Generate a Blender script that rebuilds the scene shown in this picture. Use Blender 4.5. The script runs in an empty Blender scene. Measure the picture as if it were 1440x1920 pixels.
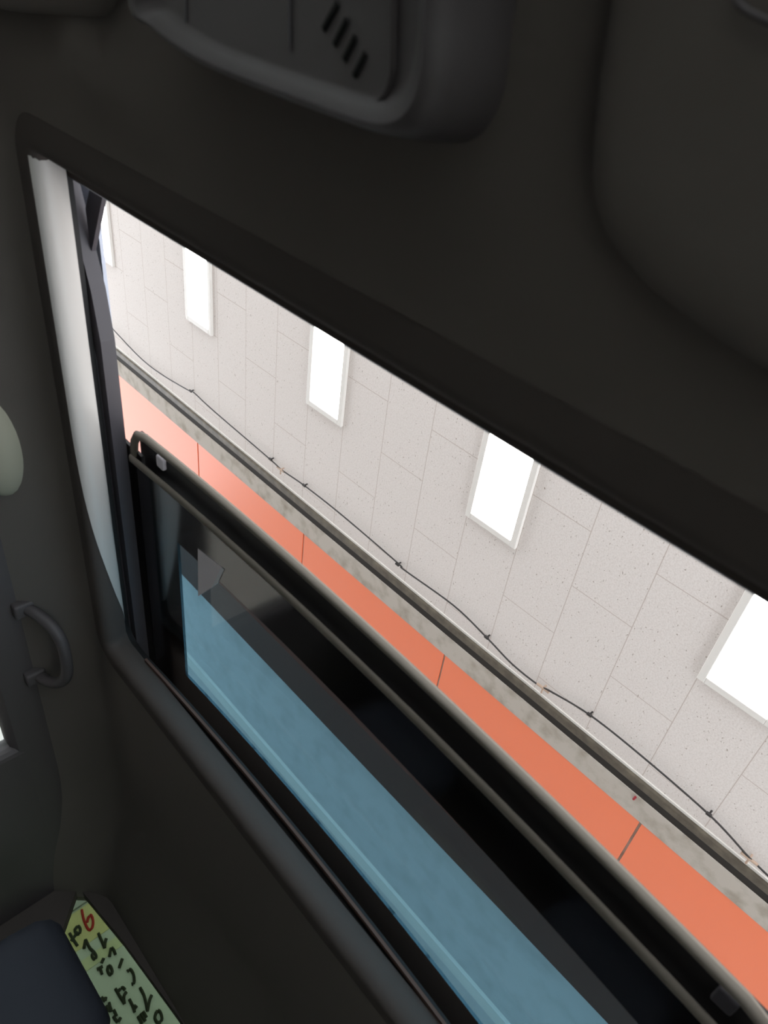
import bpy, bmesh, math, random
from mathutils import Matrix, Vector
random.seed(7)
S = bpy.context.scene
COL = S.collection

# ------------------------------------------------------------------ camera
F = 1411.0                                  # focal length in pixels of the 1440x1920 frame
B = Vector((-.1157, .788, .6045)).normalized()      # world X seen by the camera (right, down, forward)
U = Vector((.732, -.343, .588)).normalized()        # world Z
A = U.cross(B) * -1
A = Vector((-.671, -.511, .538)); A = (A - A.dot(B)*B - A.dot(U)*U).normalized()   # world Y
CZ = 1.15                                   # lens height above the garage floor
cam_d = bpy.data.cameras.new('camera'); cam = bpy.data.objects.new('camera', cam_d); COL.objects.link(cam)
rt = Vector((B.x, A.x, U.x)); dn = Vector((B.y, A.y, U.y)); fw = Vector((B.z, A.z, U.z))
m = Matrix.Identity(4)
for i in range(3):
    m[i][0] = rt[i]; m[i][1] = -dn[i]; m[i][2] = -fw[i]
m[2][3] = CZ
cam.matrix_world = m
cam_d.sensor_fit = 'VERTICAL'; cam_d.sensor_height = 36; cam_d.lens = F/1920*36
cam_d.clip_start = .01
cam_d.dof.use_dof = True; cam_d.dof.focus_distance = 3.0; cam_d.dof.aperture_fstop = 8
S.camera = cam

# ------------------------------------------------------------------ light
S.view_settings.view_transform = 'Standard'; S.view_settings.look = 'None'
S.view_settings.exposure = 0.35; S.view_settings.gamma = 1
w = bpy.data.worlds.new('daylight'); S.world = w; w.use_nodes = True
w.node_tree.nodes['Background'].inputs[0].default_value = (.93, .96, 1, 1)
w.node_tree.nodes['Background'].inputs[1].default_value = 2.9
LAMP = 7.0                                  # emission of the ceiling light diffusers

# ------------------------------------------------------------------ helpers
H = 4.68                                    # ceiling above the lens
def ray(px, py):
    d = Vector((px-720, py-960, F)); return Vector((d.dot(B), d.dot(A), d.dot(U)))
def PZ(px, py, h):                          # point on a level surface h above the lens
    r = ray(px, py); k = h/r.z; return (r.x*k, r.y*k, h+CZ)
def PX(px, py, x):                          # point on an upright surface across the car
    r = ray(px, py); k = x/r.x; return (x, r.y*k, r.z*k+CZ)

def mat(name, col, rough=.7, metal=0, spec=.5, noise=None, bump=None, coat=0):
    mt = bpy.data.materials.new(name); mt.use_nodes = True
    nt = mt.node_tree; b = nt.nodes['Principled BSDF']
    b.inputs['Base Color'].default_value = (*col, 1); b.inputs['Roughness'].default_value = rough
    b.inputs['Metallic'].default_value = metal; b.inputs['Specular IOR Level'].default_value = spec
    b.inputs['Coat Weight'].default_value = coat; b.inputs['Coat Roughness'].default_value = .03
    tc = nt.nodes.new('ShaderNodeTexCoord')
    if noise:                               # (scale, second colour, low, high)
        n = nt.nodes.new('ShaderNodeTexNoise'); n.inputs['Scale'].default_value = noise[0]; n.inputs['Detail'].default_value = 6
        r = nt.nodes.new('ShaderNodeValToRGB'); r.color_ramp.elements[0].position = noise[2]; r.color_ramp.elements[1].position = noise[3]
        r.color_ramp.elements[0].color = (*col, 1); r.color_ramp.elements[1].color = (*noise[1], 1)
        nt.links.new(tc.outputs['Object'], n.inputs['Vector']); nt.links.new(n.outputs['Fac'], r.inputs[0]); nt.links.new(r.outputs[0], b.inputs['Base Color'])
    if bump:                                # (scale, strength)
        n = nt.nodes.new('ShaderNodeTexNoise'); n.inputs['Scale'].default_value = bump[0]; n.inputs['Detail'].default_value = 3
        k = nt.nodes.new('ShaderNodeBump'); k.inputs['Strength'].default_value = bump[1]; k.inputs['Distance'].default_value = .002
        nt.links.new(tc.outputs['Object'], n.inputs['Vector']); nt.links.new(n.outputs['Fac'], k.inputs['Height']); nt.links.new(k.outputs[0], b.inputs['Normal'])
    if name == 'black_frit': b.inputs['IOR'].default_value = 1.8
    return mt

def glass(name, tint, refl=1.0):
    mt = bpy.data.materials.new(name); mt.use_nodes = True; nt = mt.node_tree
    nt.nodes.remove(nt.nodes['Principled BSDF']); o = nt.nodes['Material Output']
    t = nt.nodes.new('ShaderNodeBsdfTransparent'); t.inputs[0].default_value = (*[math.sqrt(c) for c in tint], 1)   # two faces per pane
    g = nt.nodes.new('ShaderNodeBsdfGlossy'); g.inputs['Roughness'].default_value = .02
    fr = nt.nodes.new('ShaderNodeFresnel'); fr.inputs[0].default_value = 1.25
    mx = nt.nodes.new('ShaderNodeMixShader')
    ge = nt.nodes.new('ShaderNodeNewGeometry'); sb_ = nt.nodes.new('ShaderNodeMath'); sb_.operation = 'SUBTRACT'; sb_.inputs[0].default_value = 1
    mu = nt.nodes.new('ShaderNodeMath'); mu.operation = 'MULTIPLY'
    nt.links.new(ge.outputs['Backfacing'], sb_.inputs[1]); nt.links.new(sb_.outputs[0], mu.inputs[0]); nt.links.new(fr.outputs[0], mu.inputs[1])
    nt.links.new(mu.outputs[0], mx.inputs[0]); nt.links.new(t.outputs[0], mx.inputs[1]); nt.links.new(g.outputs[0], mx.inputs[2]); nt.links.new(mx.outputs[0], o.inputs[0])
    return mt

def tile_mat():
    mt = bpy.data.materials.new('ceiling_tile'); mt.use_nodes = True; nt = mt.node_tree; b = nt.nodes['Principled BSDF']
    b.inputs['Roughness'].default_value = .9
    N = nt.nodes.new; L = nt.links.new
    tc = N('ShaderNodeTexCoord'); mp = N('ShaderNodeMapping')
    mp.inputs['Location'].default_value = (-.885*H, -.178*H, 0)
    L(tc.outputs['Object'], mp.inputs['Vector'])
    def layer(mortar):
        br = N('ShaderNodeTexBrick'); br.offset = .5; br.squash = 1; br.offset_frequency = 2
        br.inputs['Scale'].default_value = 1; br.inputs['Brick Width'].default_value = .25*H; br.inputs['Row Height'].default_value = .1283*H
        br.inputs['Mortar Size'].default_value = mortar; br.inputs['Mortar Smooth'].default_value = .2; br.inputs['Bias'].default_value = 0
        L(mp.outputs[0], br.inputs['Vector']); return br
    seam = layer(.004)
    # small fissures of mineral fibre tile
    vo = N('ShaderNodeTexVoronoi'); vo.inputs['Scale'].default_value = 16; vo.inputs['Randomness'].default_value = 1
    m2 = N('ShaderNodeMapping'); m2.inputs['Scale'].default_value = (1.0, 1.7, 1); L(tc.outputs['Object'], m2.inputs['Vector'])
    wn = N('ShaderNodeTexNoise'); wn.inputs['Scale'].default_value = 9; wn.inputs['Detail'].default_value = 4; L(tc.outputs['Object'], wn.inputs['Vector'])
    ad = N('ShaderNodeVectorMath'); ad.operation = 'MULTIPLY_ADD'; ad.inputs[1].default_value = (.12, .12, .12)
    L(wn.outputs['Color'], ad.inputs[0]); L(m2.outputs[0], ad.inputs[2]); L(ad.outputs[0], vo.inputs['Vector'])
    r1 = N('ShaderNodeValToRGB'); r1.color_ramp.elements[0].position = .075; r1.color_ramp.elements[0].color = (.50, .46, .41, 1)
    r1.color_ramp.elements[1].position = .14; r1.color_ramp.elements[1].color = (1, 1, 1, 1); L(vo.outputs['Distance'], r1.inputs[0])
    n2 = N('ShaderNodeTexNoise'); n2.inputs['Scale'].default_value = 70; n2.inputs['Detail'].default_value = 3; L(tc.outputs['Object'], n2.inputs['Vector'])
    r2 = N('ShaderNodeValToRGB'); r2.color_ramp.elements[0].position = .3; r2.color_ramp.elements[0].color = (.66, .61, .575, 1)
    r2.color_ramp.elements[1].position = .6; r2.color_ramp.elements[1].color = (.76, .715, .685, 1); L(n2.outputs['Fac'], r2.inputs[0])
    mu = N('ShaderNodeMixRGB'); mu.blend_type = 'MULTIPLY'; mu.inputs[0].default_value = 1; L(r2.outputs[0], mu.inputs[1]); L(r1.outputs[0], mu.inputs[2])
    mx = N('ShaderNodeMixRGB'); mx.inputs[2].default_value = (.53, .46, .42, 1); L(seam.outputs['Fac'], mx.inputs[0]); L(mu.outputs[0], mx.inputs[1])
    L(mx.outputs[0], b.inputs['Base Color']); return mt

def emis(name, col, s):
    mt = bpy.data.materials.new(name); mt.use_nodes = True; b = mt.node_tree.nodes['Principled BSDF']
    b.inputs['Base Color'].default_value = (.9, .9, .9, 1); b.inputs['Emission Color'].default_value = (*col, 1); b.inputs['Emission Strength'].default_value = s
    return mt

M = dict(
    tile=tile_mat(),
    floor=mat('concrete_floor', (.42, .41, .39), .6, noise=(3, (.33, .32, .3), .3, .7)),
    wall=mat('painted_wall', (.7, .7, .68), .8, noise=(4, (.6, .6, .58), .4, .7)),
    orange=mat('orange_enamel', (.88, .21, .09), .36, spec=.7),
    stained=mat('stained_concrete', (.47, .43, .38), .85, noise=(5, (.27, .235, .18), .46, .78), bump=(14, .5)),
    steel=mat('brown_steel', (.075, .062, .045), .5, noise=(9, (.13, .11, .08), .4, .7)),
    beam=mat('dark_beam', (.10, .035, .022), .7),
    groove=mat('dark_groove', (.015, .012, .009), .8),
    plaster=mat('dirty_plaster', (.62, .62, .63), .85, noise=(3.2, (.5, .5, .5), .45, .85)),
    white=mat('white_enamel', (.78, .76, .72), .4),
    lamp=emis('light_diffuser', (1, .985, .96), LAMP),
    cable=mat('black_rubber_cable', (.02, .017, .016), .5),
    clip=mat('beige_clip', (.45, .33, .25), .6),
    liner=mat('charcoal_headliner', (.155, .138, .127), .95, spec=.15, bump=(900, .25)),
    plastic=mat('charcoal_plastic', (.083, .073, .077), .55, spec=.4, bump=(700, .15)),
    dark=mat('black_plastic', (.012, .011, .012), .45),
    slotm=mat('black_slot', (.004, .004, .004), .9),
    edge=mat('dark_edge_fabric', (.095, .082, .077), .95, spec=.15, bump=(900, .25)),  # same cloth as the headliner, its shade painted in as a darker colour
    lip=mat('grey_sunroof_trim', (.68, .66, .64), .32, spec=.5),  # pale copy of the rolled edge, painted for the light it catches
    rubber=mat('black_rubber', (.012, .012, .013), .7),
    rail=mat('graphite_rail', (.075, .07, .082), .45, spec=.5),
    frit=mat('black_frit', (.006, .0045, .0045), .1, spec=1.0),
    panelrail=mat('grey_panel_rail', (.26, .235, .20), .7, spec=.3),
    bodyp=mat('silver_blue_paint', (.55, .6, .72), .3, coat=.6),
    beige=mat('beige_trim', (.38, .37, .29), .6),
    sealm=mat('brown_seal', (.16, .10, .085), .95, spec=.05),
    seat=mat('navy_seat_fabric', (.010, .013, .022), .8, bump=(500, .3)),
    roofglass=glass('tinted_roof_glass', (.22, .43, .54)),
    sideglass=glass('clear_side_glass', (.8, .86, .83)),
    rearglass=glass('green_rear_glass', (.13, .17, .115)),
    label=mat('white_label', (.9, .86, .93), .5), labeledge=mat('bright_label_edge', (.85, .9, .98), .3),  # the clip's pale plastic doubles as the window reflection painted on the glass
    board=mat('whiteboard', (.7, .74, .7), .35), paper=mat('yellow_paper', (.85, .78, .42), .7),
    paper2=mat('cream_paper', (.78, .8, .55), .7), ink=mat('black_marker', (.03, .035, .02), .6), red=mat('red_marker', (.5, .03, .03), .6),
    alu=mat('grey_aluminium', (.35, .36, .36), .4, metal=.6), redmark=mat('red_paint', (.3, .02, .03), .6),
)

def link(name, bm, mt, parent=None, smooth=True, bevel=0):
    me = bpy.data.meshes.new(name); bmesh.ops.recalc_face_normals(bm, faces=bm.faces[:]); bm.to_mesh(me); bm.free()
    me.materials.append(mt)
    if smooth:
        for p in me.polygons: p.use_smooth = True
    o = bpy.data.objects.new(name, me); COL.objects.link(o)
    if bevel:
        bv = o.modifiers.new('bevel', 'BEVEL'); bv.width = bevel; bv.segments = 3; bv.limit_method = 'ANGLE'
    if smooth and not bevel:
        try: me.set_sharp_from_angle(angle=math.radians(40))
        except Exception: pass
    if parent:
        o.parent = parent
        p = parent; off = Vector((0, 0, 0))
        while p: off += p.location; p = p.parent
        o.location = -off
    return o
def tag(o, label, cat, group=None):
    o['label'] = label; o['category'] = cat
    if group: o['group'] = group
    return o
def struct(name, bm, mt, **k):
    o = link(name, bm, mt, **k); o['kind'] = 'structure'; return o
def empty(name, loc, label, cat, group=None):
    o = bpy.data.objects.new(name, None); COL.objects.link(o); o.location = loc; o.empty_display_size = .1
    return tag(o, label, cat, group)

def box(bm, x0, x1, y0, y1, z0, z1):        # z measured from the lens
    vs = [bm.verts.new((x, y, z+CZ)) for x in (x0, x1) for y in (y0, y1) for z in (z0, z1)]
    for f in ((0,1,3,2), (4,6,7,5), (0,4,5,1), (2,3,7,6), (0,2,6,4), (1,5,7,3)): bm.faces.new([vs[i] for i in f])
    return vs
def BX(*a):
    bm = bmesh.new(); box(bm, *a); return bm

def tube_bm(pts, r, n=8, bm=None, rs=None):
    bm = bm or bmesh.new(); pts = [Vector(p) for p in pts]; rings = []
    for i, p in enumerate(pts):
        t = (pts[min(i+1, len(pts)-1)] - pts[max(i-1, 0)]).normalized()
        s = t.cross(Vector((0, 0, 1)))
        if s.length < .05: s = t.cross(Vector((0, 1, 0)))
        s.normalize(); u = s.cross(t); rr = rs[i] if rs else r
        rings.append([bm.verts.new(p + (s*math.cos(2*math.pi*k/n) + u*math.sin(2*math.pi*k/n))*rr) for k in range(n)])
    for a, b in zip(rings, rings[1:]):
        for k in range(n): bm.faces.new((a[k], a[(k+1) % n], b[(k+1) % n], b[k]))
    bm.faces.new(rings[0]); bm.faces.new(rings[-1][::-1]); return bm

def catmull(P, n=8, closed=False):
    P = [Vector(p) for p in P]; out = []; N = len(P)
    for i in range(N if closed else N-1):
        if closed: a, b, c, d = P[(i-1) % N], P[i], P[(i+1) % N], P[(i+2) % N]
        else: a, b, c, d = P[max(i-1, 0)], P[i], P[i+1], P[min(i+2, N-1)]
        for k in range(n):
            t = k/n
            out.append(.5*((2*b) + (c-a)*t + (2*a-5*b+4*c-d)*t*t + (3*b-a-3*c+d)*t**3))
    if not closed: out.append(P[-1])
    return out
def offset(P, d):                           # shrink a closed 2D outline by d
    N = len(P); area = sum(P[i].x*P[(i+1) % N].y - P[(i+1) % N].x*P[i].y for i in range(N)); s = 1 if area > 0 else -1
    out = []
    for i in range(N):
        t = (P[(i+1) % N] - P[i-1]).normalized(); out.append(P[i] + Vector((-t.y, t.x))*d*s)
    return out
def pad(outline, profile, shrink=0):                  # stacked rings: profile = [(inset, z)]; first and last are capped
    bm = bmesh.new(); rings = []; mid = Vector((sum(p.x for p in outline), sum(p.y for p in outline)))/len(outline)
    for ins, z in profile:
        rings.append([bm.verts.new((p.x, p.y, z+CZ)) for p in (offset(outline, ins) if not shrink or ins <= 0 else [mid+(q-mid)*(1-ins/shrink) for q in outline])])
    n = len(outline)
    for a, b in zip(rings, rings[1:]):
        for k in range(n): bm.faces.new((a[k], a[(k+1) % n], b[(k+1) % n], b[k]))
    bm.faces.new(rings[0]); bm.faces.new(rings[-1][::-1]); return bm
def rrect(x0, x1, y0, y1, r, n=8):
    out = []
    for cx, cy, a0 in ((x1-r, y1-r, 0), (x0+r, y1-r, 90), (x0+r, y0+r, 180), (x1-r, y0+r, 270)):
        for k in range(n+1):
            a = math.radians(a0 + 90*k/n); out.append(Vector((cx+r*math.cos(a), cy+r*math.sin(a))))
    return out
def loop_sweep(outline, profile, zf=None):  # profile (inset, z) swept round a closed outline, open section
    bm = bmesh.new(); rings = []
    for ins, z in profile:
        rings.append([bm.verts.new((p.x, p.y, z+CZ+(zf(p.y) if zf else 0))) for p in offset(outline, ins)])
    n = len(outline)
    for a, b in zip(rings, rings[1:]):
        for k in range(n): bm.faces.new((a[k], a[(k+1) % n], b[(k+1) % n], b[k]))
    return bm
def sstep(t): t = max(0, min(1, t)); return t*t*(3-2*t)

# ================================================================== THE GARAGE
YA, YB = -9.0, 15.0
SE = 1.172*H                                  # edge of the tiled ceiling
def plate(x0, x1, y0, y1, z0, z1): return BX(x0, x1, y0, y1, z0, z1)
struct('floor', plate(-9, 13.2, YA, YB, -CZ-.2, -CZ), M['floor'], smooth=False)
struct('ceiling', plate(-9, SE, YA, YB, H, H+.12), M['tile'], smooth=False)
struct('wall_back', plate(13.0, 13.2, YA, YB, -CZ, H), M['wall'], smooth=False)
struct('trim_1', plate(SE-.012, SE+.015, YA, YB, H-.012, H+.1), M['white'], smooth=False)
struct('trim_2', plate(SE+.015, SE+.10, YA, YB, H-.045, H+.1), M['steel'], smooth=False, bevel=.01)
struct('trim_8', plate(SE+.10, SE+.18, YA, YB, H-.04, H+.1), M['groove'], smooth=False)
struct('trim_3', plate(SE+.18, 1.262*H+.02, YA, YB, H-.05, H+.1), M['stained'], smooth=False)
struct('trim_4', plate(1.72*H, 1.865*H, YA, YB, H-.16, H+.1), M['beam'], smooth=False)
struct('trim_5', plate(1.865*H, 13.2, YA, YB, H, H+.12), M['plaster'], smooth=False)
struct('trim_6', plate(2.345*H, 2.40*H, YA, YB, H-.05, H), M['white'], smooth=False)

# orange soffit panels, each 2.4 m long
seams = [.139 + .519*k for k in range(-2, 6)]
places = ['hidden past the right edge', 'in the lower right corner', 'ending at the widest joint',
          'crossing the picture centre', 'second from the left', 'leftmost and palest', 'hidden behind the guide rail']
n = 0
for a, b, pl in zip(seams, seams[1:], places):
    o = link('soffit_panel', plate(1.262*H, 1.72*H, a*H+.012, b*H-.012, H-.045, H), M['orange'], smooth=False, bevel=.004)
    tag(o, 'orange enamel soffit panel beside stained concrete, ' + pl, 'panel', 'orange panels along the ceiling edge')
struct('trim_7', plate(1.262*H, 1.72*H, YA, YB, H-.03, H+.1), M['stained'], smooth=False)

# recessed ceiling lights: frame + lit diffuser
def light(y0, label):
    w_ = .1283*H; x1 = .888*H; x0 = x1 - .25*H; y0 = y0*H
    root = empty('ceiling_light', ((x0+x1)/2, y0+w_/2, CZ+H), label, 'light', 'rectangular ceiling lights in a row')
    e = .062; bm = bmesh.new()
    for q in ((x0, x1, y0, y0+e), (x0, x1, y0+w_-e, y0+w_), (x0, x0+e, y0+e, y0+w_-e), (x1-e, x1, y0+e, y0+w_-e)): box(bm, *q, H-.035, H+.01)
    link('light_frame', bm, M['white'], root, smooth=False, bevel=.006)
    link('light_diffuser', plate(x0+e, x1-e, y0+e, y0+w_-e, H-.02, H-.012), M['lamp'], root, smooth=False)
    return root
ly = [.050 + .5132*k for k in range(-4, 6)]
far = ['lit ceiling light fourth past the right edge, hidden by the headliner', 'lit ceiling light third past the right edge, hidden by the headliner', 'lit ceiling light second past the right edge, hidden by the headliner', 'lit ceiling light first past the right edge, hidden by the headliner']
lab = {4: 'large lit ceiling light at the right edge of the picture', 5: 'lit ceiling light over the middle right, cut by the dark roof header',
       6: 'lit ceiling light near the picture centre left, two along from the right edge', 7: 'narrow lit ceiling light in the upper left, cut by the roof header',
       8: 'lit sliver of ceiling light beside the sunroof deflector arm', 9: 'small lit ceiling light glimpsed in the notch of the deflector arm'}
for k, y in enumerate(ly): light(y + {7: .02, 8: .05, 9: .08}.get(k, 0), lab.get(k) or far[k])

# cable clipped under the ceiling edge
cp = [(205,610),(260,668),(300,700),(350,730),(362,735),(400,770),(505,860),(528,881),(570,910),(640,965),(745,1055),(757,1068),(850,1135),(912,1195),(960,1245),(1010,1285),(1030,1295),(1105,1340),(1200,1415),(1330,1528),(1400,1603),(1414,1617),(1500,1700)]
hc = H-.05
pts = [Vector(PZ(x, y, hc)) for x, y in cp]
end = pts[-1] + (pts[-1]-pts[-2]).normalized()*.5
root = empty('ceiling_cable', (pts[10].x, pts[10].y, CZ+H), 'thin black cable sagging along the edge of the tiled ceiling', 'cable')
link('cable_run', tube_bm(catmull(pts, 6), .0085), M['cable'], root)
for (x, y), big in (((357,733),0),((507,861),0),((526,880),1),((570,910),0),((745,1058),0),((912,1195),0),((1018,1290),1),((1105,1340),0),((1329,1527),0),((1405,1610),1)):
    p = Vector(PZ(x, y, hc))
    q = Vector(PZ(x+9, y+7, hc)); t = (q-p).normalized()
    bm = tube_bm([p-t*(.07 if big else .022), p+t*(.07 if big else .022)], .013 if big else .016)
    tube_bm([p, p+Vector((0, 0, .055))], .009, 6, bm)
    if big: tube_bm([p, p+Vector((.07, 0, -.0))], .009, 6, bm)
    link('cable_clip', bm, M['clip'] if big else M['cable'], root)
# red paint mark on the stained concrete strip
p = PZ(1190, 1497, H-.062)
tag(link('paint_mark', tube_bm([(p[0]-.022, p[1]-.0, p[2]), (p[0]+.022, p[1]+.006, p[2])], .011, 6), M['redmark']), 'small dark red paint dab on the stained concrete strip', 'paint mark')

# rolling whiteboard behind the car, seen through the rear window
WX = 4.0
root = empty('rolling_whiteboard', (WX+.03, 1.1, 0), 'rolling whiteboard with black handwriting, seen through the green rear window', 'whiteboard')
link('board', BX(WX, WX+.02, .1, 2.03, -.45, .68), M['board'], root, smooth=False)
for y0, y1, z0, z1 in ((2.03, 2.12, -.48, .72), (.02, .1, -.48, .72)): link('frame_post', BX(WX-.015, WX+.035, y0, y1, z0, z1), M['alu'], root, smooth=False, bevel=.004)
for z0 in (-.48, .68): link('frame_rail', BX(WX-.015, WX+.035, .1, 2.03, z0, z0+.04), M['alu'], root, smooth=False, bevel=.004)
for y in (.06, 2.075):
    bm = bmesh.new(); box(bm, WX-.01, WX+.03, y-.02, y+.02, -CZ+.1, -.47); box(bm, WX-.35, WX+.37, y-.025, y+.025, -CZ+.06, -CZ+.11)
    link('stand_leg', bm, M['alu'], root, smooth=False)
    for dx in (-.32, .34):
        bm = bmesh.new(); bmesh.ops.create_cone(bm, cap_ends=True, segments=20, radius1=.032, radius2=.032, depth=.03, matrix=Matrix.Translation((WX+dx, y, .032)) @ Matrix.Rotation(math.pi/2, 4, 'X'))
        link('caster', bm, M['rubber'], root)
yp = link('yellow_paper', BX(WX-.003, WX-.0005, 1.845, 2.02, .0, .60), M['paper'], root, smooth=False)
link('cream_paper', BX(WX-.003, WX-.0005, 1.735, 1.79, .0, .62), M['paper2'], root, smooth=False)
strokes = [  # handwriting, traced line by line
 ('r', [(153,1706),(156,1722),(162,1738),(168,1744),(173,1738),(174,1726),(170,1716),(165,1722),(163,1730)]),
 ('k', [(130,1750),(137,1762),(145,1774)]), ('k', [(133,1765),(140,1755),(146,1748)]), ('k', [(146,1736),(150,1742),(149,1750),(143,1752),(140,1744),(145,1737)]),
 ('k', [(184,1750),(190,1764),(196,1778)]), ('k', [(196,1778),(197,1766),(199,1760)]),
 ('k', [(160,1762),(157,1779)]), ('k', [(160,1762),(168,1778),(176,1786),(180,1794),(176,1799),(172,1792),(176,1786)]),
 ('k', [(205,1794),(208,1778),(213,1782),(216,1790)]), ('k', [(229,1798),(223,1815)]), ('k', [(194,1797),(190,1806)]),
 ('k', [(181,1818),(187,1815),(192,1812)]), ('k', [(187,1815),(191,1827)]), ('k', [(203,1811),(201,1820),(206,1828),(210,1822),(207,1813),(203,1811)]),
 ('k', [(238,1822),(244,1818),(250,1828),(251,1842),(246,1846)]), ('k', [(262,1852),(270,1868),(276,1896)]), ('k', [(276,1896),(280,1876),(284,1866)]),
 ('k', [(292,1900),(290,1910),(296,1918),(303,1912),(301,1900),(296,1895),(292,1900)]),
 ('k', [(216,1854),(224,1868),(233,1882)]), ('k', [(233,1882),(232,1868),(237,1860)]), ('k', [(222,1858),(229,1852),(234,1856)]),
 ('k', [(242,1874),(249,1888),(252,1898)]), ('k', [(252,1898),(250,1886),(256,1890)]),
 ('k', [(258,1906),(266,1920)]), ('k', [(263,1901),(272,1915)]), ('k', [(268,1897),(274,1908)]),
 ('k', [(190,1870),(196,1877),(198,1870)]), ('k', [(199,1886),(204,1895),(208,1890)]), ('k', [(204,1880),(208,1897)]), ('k', [(213,1894),(218,1905)]), ('k', [(212,1906),(220,1916),(226,1908)]),
]
for c, s in strokes:
    pts = catmull([PX(x, y, WX-.005) for x, y in s], 4)
    link('handwriting_stroke', tube_bm(pts, .0075 if c == 'k' else .007, 6), M['red'] if c == 'r' else M['ink'], root)

# ================================================================== THE CAR
YC = .48
car = empty('car', (1.0, YC, 0), 'dark car interior seen from below, with open sunroof and charcoal headliner', 'car')
OX0, OX1, OY0, OY1 = .262, 1.240, -.13, 1.09         # the roof opening

def liner_z(x, y):
    z = .40
    t = (abs(y-YC)-.64)/.16
    z -= .14*sstep(t*.72)*1.25 if t > 0 else 0
    if x > 1.75: z -= .088*sstep((x-1.75)/.6)
    z0 = z
    # swelling around the overhead console and hollow between it and the visors
    dy = (y-.50)/.26; dx = (x-.02)/.15
    q = (dx**4+dy**4)**.25
    z -= .040*math.exp(-((q-1.42)/.28)**2)*.55*sstep((y-.12)/.2) + .012*math.exp(-(q/1.0)**6)
    z += (z0-z)*sstep((x-.13)/.09)
    for yc in (-.02, 1.0):
        ex = (x+.02)/.15; ey = (y-yc)/.22
        z += .012*math.exp(-(ex**4+ey**4))
    return z
bm = bmesh.new()
xs = sorted(set([round(-.36+.02*i, 4) for i in range(136)] + [OX0-.012, OX1+.012])); ys = sorted(set([round(-.32+.02*i, 4) for i in range(81)] + [OY0-.012, OY1+.012]))
V = {}
def gv(x, y):
    if (x, y) not in V: V[x, y] = bm.verts.new((x, y, liner_z(x, y)+CZ))
    return V[x, y]
for x0, x1 in zip(xs, xs[1:]):
    for y0, y1 in zip(ys, ys[1:]):
        if x0 >= OX0-.013 and x1 <= OX1+.013 and y0 >= OY0-.013 and y1 <= OY1+.013: continue
        bm.faces.new((gv(x0, y0), gv(x1, y0), gv(x1, y1), gv(x0, y1)))
hl = link('headliner', bm, M['liner'], car)
so = hl.modifiers.new('thickness', 'SOLIDIFY'); so.thickness = .008; so.offset = 1

# rolled trim round the opening, rubber seal and graphite guide rail above it
ring = rrect(OX0, OX1, OY0, OY1, .032)
roll = [(-.035, .3995), (-.014, .398), (-.004, .397), (.004, .398), (.011, .402), (.0155, .409), (.0165, .418), (.014, .430), (.009, .445), (-.004, .449)]
link('opening_trim', loop_sweep(ring, roll), M['edge'], car)
for y0, s_ in ((OY1, 1), (OY0, -1)):       # pale strips painted as the lit sides of the opening
    bm = bmesh.new(); cols = []
    pr = [(.008, .3985), (.0125, .4007), (.016, .405), (.0178, .411), (.0185, .418), (.0178, .425), (.016, .432), (.013, .440), (.009, .446), (.0, .4485)]
    for k in range(41):
        x = OX0-.004+(OX1-OX0-.05)*k/40; u0 = (max(0, k-20)/20)**1.6*.95; q_ = []
        for i in range(len(pr)):
            u = (u0+(1-u0)*i/(len(pr)-1))*(len(pr)-1); a = min(int(u), len(pr)-2); f_ = u-a
            q_.append((pr[a][0]*(1-f_)+pr[a+1][0]*f_, pr[a][1]*(1-f_)+pr[a+1][1]*f_))
        cols.append([bm.verts.new((x, y0-s_*d, z+CZ)) for d, z in q_])
    for a, b in zip(cols, cols[1:]):
        for i in range(len(pr)-1): bm.faces.new((a[i], a[i+1], b[i+1], b[i]))
    link('side_moulding', bm, M['lip'], car)
link('opening_seal', loop_sweep(ring, [(-.006, .446), (-.008, .452), (-.008, .461)]), M['rubber'], car)
def prism(poly, z0, z1):
    bm = bmesh.new(); lo = [bm.verts.new((x, y, z0+CZ)) for x, y in poly]; hi = [bm.verts.new((x, y, z1+CZ)) for x, y in poly]
    bm.faces.new(lo); bm.faces.new(hi[::-1]); n = len(poly)
    for i in range(n): bm.faces.new((lo[i], lo[(i+1) % n], hi[(i+1) % n], hi[i]))
    return bm
gr = [(.20, 1.16), (.34, 1.138), (.48, 1.091), (.56, 1.078), (1.34, 1.078), (1.34, 1.10), (.60, 1.10), (.46, 1.14), (.20, 1.19)]
link('guide_rail', prism(gr, .464, .488), M['rail'], car, smooth=False)
link('guide_rail', prism([(x, 2*YC-y) for x, y in gr], .464, .488), M['rail'], car, smooth=False)
bm = tube_bm([(.70, 1.100, .4075+CZ), (.95, 1.101, .4075+CZ), (1.16, 1.101, .4075+CZ)], .0022); link('trim_seam', bm, M['panelrail'], car)
# deflector arm reaching from the rail up to the front of the opening
link('deflector_arm', prism([(.43, 1.11), (.367, 1.112), (.305, 1.072), (.25, 1.04), (.25, 1.005), (.307, 1.035), (.415, 1.100)], .480, .487), M['rail'], car, smooth=False)

# painted roof skin with its own opening
bm = bmesh.new()
for q in ((-.40, .322, -.36, 1.32), (1.50, 2.34, -.36, 1.32), (.322, 1.50, -.36, -.19), (.322, 1.50, 1.155, 1.32)): box(bm, *q, .462 if q[0] < 0 else .515, .468 if q[0] < 0 else .521)
link('roof_lining', BX(-.40, .316, -.36, 1.32, .455, .4615), M['edge'], car, smooth=False)  # dark panel added to paint the shading under the roof skin
link('roof_skin', bm, M['bodyp'], car, smooth=False)

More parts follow.
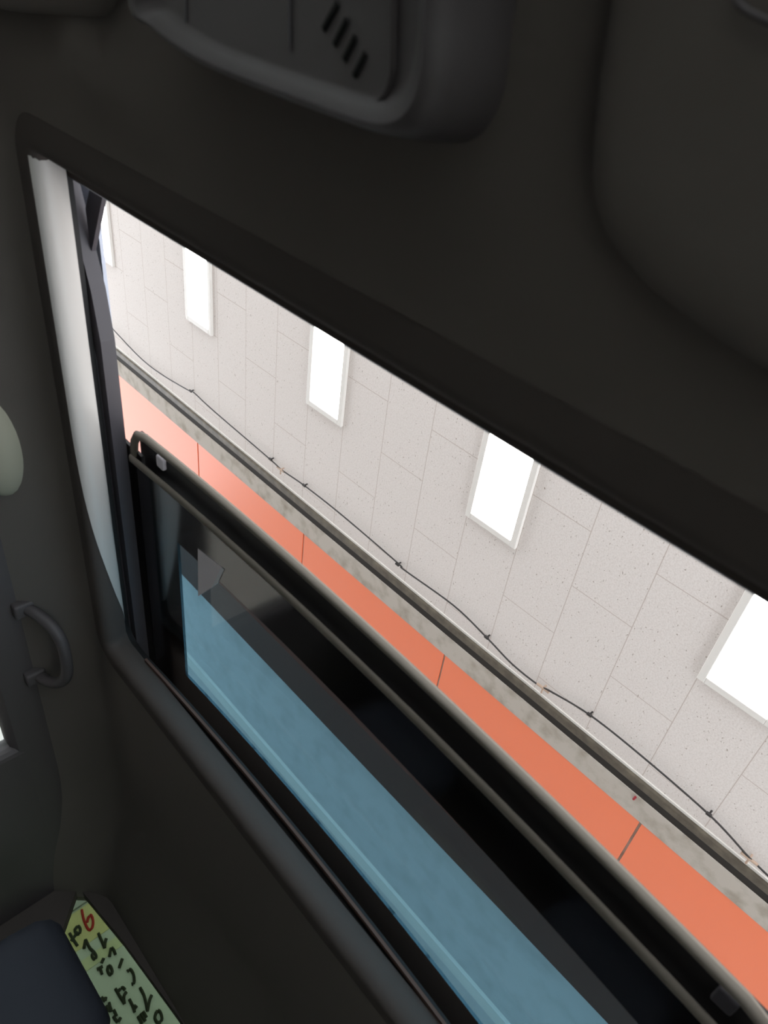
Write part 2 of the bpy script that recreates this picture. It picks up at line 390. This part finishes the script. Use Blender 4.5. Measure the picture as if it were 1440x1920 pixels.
# sliding glass panel, bowed across the car
def crown(y): return .512 - .018*((y-.55)/.55)**2
def strip(x0, x1, y0, y1, dz0, dz1, n=30, xf=None):
    bm = bmesh.new(); prev = None
    for i in range(n+1):
        y = y0+(y1-y0)*i/n; z = crown(y)+CZ
        c = [bm.verts.new(v) for v in ((x0, y, z+dz0), (x1, y, z+dz0), (x1, y, z+dz1), (x0, y, z+dz1))]
        if prev:
            for k in range(4): bm.faces.new((prev[k], prev[(k+1) % 4], c[(k+1) % 4], c[k]))
        else: bm.faces.new(c)
        prev = c
    bm.faces.new(prev[::-1]); return bm
PY0, PY1, GY0, GY1 = -.12, 1.072, -.03, .945
panel = link('sunroof_panel', strip(.734, .835, PY0+.01, PY1-.006, .012, .018), M['dark'], car)
link('roof_glass', strip(.90, 1.262, GY0, GY1, 0, .005), M['roofglass'], panel)
fr = strip(.79, .90, PY0, PY1-.005, 0, .005)
for a in ((1.262, 1.45, PY0, PY1-.005), (.90, 1.262, GY1, PY1-.005), (.90, 1.262, PY0, GY0)):
    b2 = strip(*a, 0, .005); me_ = bpy.data.meshes.new('t'); b2.to_mesh(me_); fr.from_mesh(me_); b2.free(); bpy.data.meshes.remove(me_)
link('glass_border', fr, M['frit'], panel)
def rail_path(x, inset, bend, dz):
    p = []
    y0, y1 = PY0+inset, PY1-inset
    p += [(x+bend*1.9, y0-.004), (x+bend*.9, y0+.002), (x+bend*.25, y0+.014), (x, y0+.04)]
    p += [(x, y0+.04+(y1-y0-.08)*k/14) for k in range(1, 14)]
    p += [(x, y1-.04), (x+bend*.25, y1-.014), (x+bend*.9, y1-.002), (x+bend*1.9, y1+.004)]
    return [Vector((a, b, crown(b)+CZ+dz)) for a, b in p]
def flat_rail(path, hw, hz):
    bm = tube_bm(path, 1, 10)
    # squash the round section into a flat rail
    k = 0; bm.verts.ensure_lookup_table()
    for i, c in enumerate(path):
        t = (path[min(i+1, len(path)-1)]-path[max(i-1, 0)]).normalized()
        for j in range(10):
            v = bm.verts[i*10+j]; d = v.co-c; v.co = c + Vector((d.x*hw, d.y*hw, d.z*hz))
    return bm
link('outer_rail', flat_rail(rail_path(.727, .0, .03, .004), .0085, .007), M['panelrail'], panel)
link('inner_rail', flat_rail([Vector((.786, y, crown(y)+CZ-.005)) for y in [PY0+.0+(PY1-PY0)*k/30 for k in range(31)]], .0085, .004), M['panelrail'], panel)
link('rear_seal', strip(1.222, 1.231, PY0+.03, 1.0, -.058, -.053), M['sealm'], panel)
link('rear_bracket', strip(1.231, 1.30, PY0, 1.0, -.055, -.045), M['rubber'], panel)
for y in (.992, -.07):
    x, yy = .756, y
    link('rail_clip', BX(x-.012, x+.012, y-.011, y+.011, crown(y)+.003, crown(y)+.012), M['label' if y > 0 else 'rail'], panel, smooth=False, bevel=.003)
# pale quad painted as a window reflection on the underside of the glass
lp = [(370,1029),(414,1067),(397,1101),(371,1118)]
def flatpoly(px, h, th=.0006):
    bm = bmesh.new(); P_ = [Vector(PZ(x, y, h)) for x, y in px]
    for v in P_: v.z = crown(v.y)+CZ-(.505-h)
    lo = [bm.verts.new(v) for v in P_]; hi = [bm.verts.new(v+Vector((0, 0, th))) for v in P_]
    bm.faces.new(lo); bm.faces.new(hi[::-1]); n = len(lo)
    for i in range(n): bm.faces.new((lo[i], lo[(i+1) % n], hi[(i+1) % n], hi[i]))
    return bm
o = link('glass_label', flatpoly(lp, .5044), M['label'], panel, smooth=False); o['label'] = 'small pale label on the glass corner'  # the 'label' material is the pale clip plastic, here painting the reflection
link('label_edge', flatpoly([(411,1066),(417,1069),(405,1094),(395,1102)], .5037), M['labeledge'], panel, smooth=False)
link('side_channel', BX(.775, 1.45, 1.05, 1.155, .500, .506), M['dark'], car, smooth=False)

# overhead console
oc = [(215,-70),(222,0),(258,48),(330,108),(450,165),(600,222),(690,256),(745,264),(786,240),(812,175),(822,90),(828,0),(832,-90)]
hcz = .335
o2 = [Vector(PZ(x, y, hcz)[:2]) for x, y in oc[1:-1]]
o2 += [Vector((-.08, o2[-1].y+.004)), Vector((-.15, o2[-1].y+.02)), Vector((-.17, o2[-1].y+.06)), Vector((-.17, o2[0].y-.06)), Vector((-.15, o2[0].y-.02)), Vector((-.08, o2[0].y))]
o2 = catmull(o2, 5, True)
for _ in range(3): o2 = [(o2[k-1]+o2[k]*2+o2[(k+1) % len(o2)])/4 for k in range(len(o2))]
con = link('overhead_console', pad(o2, [(-.006, .41), (-.002, .372), (0, .352), (.002, .343), (.006, .337), (.011, .3345), (.015, .336), (.022, .340), (.026, .344), (.030, .3455)], .14), M['plastic'], car)
sl = [((633,6),(607,54)),((650,37),(627,83)),((666,69),(645,111)),((685,100),(664,142))]
for a, b in sl:
    pa, pb = Vector(PZ(*a, .3452)), Vector(PZ(*b, .3452))
    link('console_slot', flat_rail([pa+(pb-pa)*k/4 for k in range(5)], .0024, .0012), M['slotm'], con)
for xx in (352, 547):
    pa, pb = Vector(PZ(xx, -60, .3466)), Vector(PZ(xx, 60 if xx < 400 else 95, .3466)); link('console_seam', tube_bm([pa+Vector((0, 0, -.0018)), pb+Vector((0, 0, -.0018))], .0008, 6), M['rail'], con)
# raised inner bezel
ib = catmull([PZ(x, y, .345) for x, y in [(738,-60),(738,20),(737,90),(734,140),(722,176),(700,200)]], 6)
link('console_bezel', tube_bm(ib, .0022, 8), M['plastic'], con)

# sun visors
rv = [(-.22,.262),(-.10,.258),(.013,.250),(.060,.243),(.092,.234),(.112,.220),(.125,.20),(.136,.171),(.148,.11),(.156,0),(.158,-.12),(.14,-.19),(.08,-.22),(-.22,-.22)]
lv = [(-.22,.76),(-.05,.764),(.03,.772),(.072,.784),(.088,.80),(.094,.82),(.10,.87),(.112,.98),(.118,1.06),(.116,1.12),(.09,1.15),(.03,1.16),(-.22,1.16)]
for pts_, lab_ in ((rv, 'charcoal sun visor at the right'), (lv, 'charcoal sun visor at the upper left')):
    ol = catmull([Vector(p) for p in pts_], 4, True)
    v = link('sun_visor', pad(ol, [(.004, .400), (.0, .392), (.0, .384), (.003, .379), (.009, .375), (.020, .3725), (.04, .372)]), M['liner'], car)
    v['label'] = lab_
    if pts_ is rv:
        pa = [Vector(PZ(x, y, .368)) for x, y in [(1375,-10),(1390,12),(1415,28),(1460,48)]]
        link('mirror_cover', tube_bm(catmull(pa, 5), .0016, 8), M['plastic'], v)

# inner sides with window openings (right and left of the car), pillars, doors
for s in (1, -1):
    Y = lambda d: YC + s*d
    def sb(x0, x1, d0, d1, z0, z1):
        a, b = sorted((Y(d0), Y(d1))); return BX(x0, x1, a, b, z0, z1)
    def xprof(prof, x0, x1):                 # (offset, z) profile extruded along the car
        bm = bmesh.new(); n = len(prof)
        a = [bm.verts.new((x0, Y(d), z+CZ)) for d, z in prof]; b = [bm.verts.new((x1, Y(d), z+CZ)) for d, z in prof]
        for i in range(n): bm.faces.new((a[i], a[(i+1) % n], b[(i+1) % n], b[i]))
        bm.faces.new(a); bm.faces.new(b[::-1]); return bm
    link('side_rail_trim', xprof([(.775, .325), (.765, .285), (.765, .262), (.772, .222), (.79, .208), (.83, .208), (.83, .515), (.79, .515)], -.40, 2.32), M['plastic'], car)
    for x0, x1, nm in ((.55, .86, 'pillar_trim'), (1.62, 2.34, 'pillar_trim')):
        link(nm, sb(x0, x1, .77, .83, -.30, .26), M['plastic'], car, smooth=False, bevel=.02)
    link('door_panel', sb(-.6, 2.34, .75, .84, -CZ+.25, -.28), M['plastic'], car, smooth=False, bevel=.03)
    for x0, x1 in ((-.5, .55), (.86, 1.62)): link('side_glass', sb(x0, x1, .80, .804, -.28, .24), M['sideglass'], car, smooth=False)
link('car_floor', BX(-.8, 2.34, YC-.84, YC+.84, -CZ+.22, -CZ+.27), M['dark'], car, smooth=False)
link('dashboard', BX(-.95, -.45, YC-.80, YC+.80, -CZ+.25, -.25), M['plastic'], car, smooth=False, bevel=.05)
link('windscreen', (lambda b: b)(BX(-.42, -.415, YC-.78, YC+.78, -.25, .43)), M['sideglass'], car, smooth=False)

# grab handle over the rear door
hp = [(1.185, 1.236, .305), (1.19, 1.205, .318), (1.205, 1.172, .330), (1.235, 1.152, .336), (1.285, 1.145, .336), (1.335, 1.150, .332), (1.37, 1.170, .322), (1.388, 1.20, .308), (1.392, 1.236, .296)]
hp = catmull([(a, b, c+CZ) for a, b, c in hp], 6)
hd = link('grab_handle', tube_bm(hp, .0125, 12), M['plastic'], car)
for x, z in ((1.185, .302), (1.392, .292)): 
    b3 = BX(x-.018, x+.018, 1.225, 1.25, z-.022, z+.022); link('handle_mount', b3, M['plastic'], hd, smooth=False, bevel=.006)
# pale rounded belt cover on the pillar
bm = bmesh.new(); c = Vector((.79, 1.238, .325+CZ))
bmesh.ops.create_uvsphere(bm, u_segments=32, v_segments=20, radius=1, matrix=Matrix.Translation(c) @ Matrix.Diagonal((.11, .045, .054, 1)))
cp_ = link('belt_cover', bm, M['beige'], car); cp_['label'] = 'pale rounded belt cover'

# rear end: header, pillars, green window
bm = bmesh.new()
outer = [(YC-.84, -.28), (YC+.84, -.28), (YC+.84, .50), (YC-.84, .50)]
wt = [(1.175, -.2), (1.17, .0), (1.155, .13), (1.138, .185), (1.15, .22), (1.20, .262), (1.19, .272), (1.0, .295), (.73, .312), (YC, .318)]
wt = [(1.10, -.2), (1.12, .10), (1.137, .18), (1.205, .246), (1.215, .258), (1.205, .264), (1.0, .29), (.73, .311), (YC, .318)]
right = wt; left = [(2*YC-y, z) for y, z in wt[::-1][1:]]
inner = [Vector((y, z)) for y, z in right+left]
N = len(inner); cc = Vector((YC, .06))
def outp(v):
    d = v-cc; k = min((.84/abs(d.x)) if abs(d.x) > 1e-6 else 99, (.36/abs(d.y)) if abs(d.y) > 1e-6 else 99); return cc+d*k
X = 2.29
ia = [bm.verts.new((X, p.x, p.y+CZ)) for p in inner]; ib_ = [bm.verts.new((X+.035, p.x, p.y+CZ)) for p in inner]; oa = [bm.verts.new((X, *(outp(p)+Vector((0, CZ))))) for p in inner]
for i in range(N):
    j = (i+1) % N
    bm.faces.new((oa[i], oa[j], ia[j], ia[i])); bm.faces.new((ia[i], ia[j], ib_[j], ib_[i]))
link('tailgate_trim', bm, M['edge'], car, smooth=False)
link('rear_glass', BX(X+.03, X+.034, YC-.78, YC+.78, -.3, .40), M['rearglass'], car, smooth=False)
link('tailgate_panel', BX(X-.01, X+.05, YC-.84, YC+.84, -CZ+.25, -.19), M['plastic'], car, smooth=False, bevel=.02)
# rear seat
seat = link('rear_seat', BX(1.75, 1.93, YC-.66, YC+.66, -.85, -.14), M['seat'], car, smooth=False, bevel=.05)
link('seat_cushion', BX(1.25, 1.80, YC-.66, YC+.66, -.86, -.66), M['seat'], seat, smooth=False, bevel=.05)
for yc in (.825, .135):
    ol = rrect(1.80, 1.93, yc-.17, yc+.15, .06)
    link('headrest', pad(ol, [(.03, -.12), (.008, -.10), (0, -.06), (0, .05), (.006, .105), (.02, .132), (.04, .144)]), M['seat'], seat)
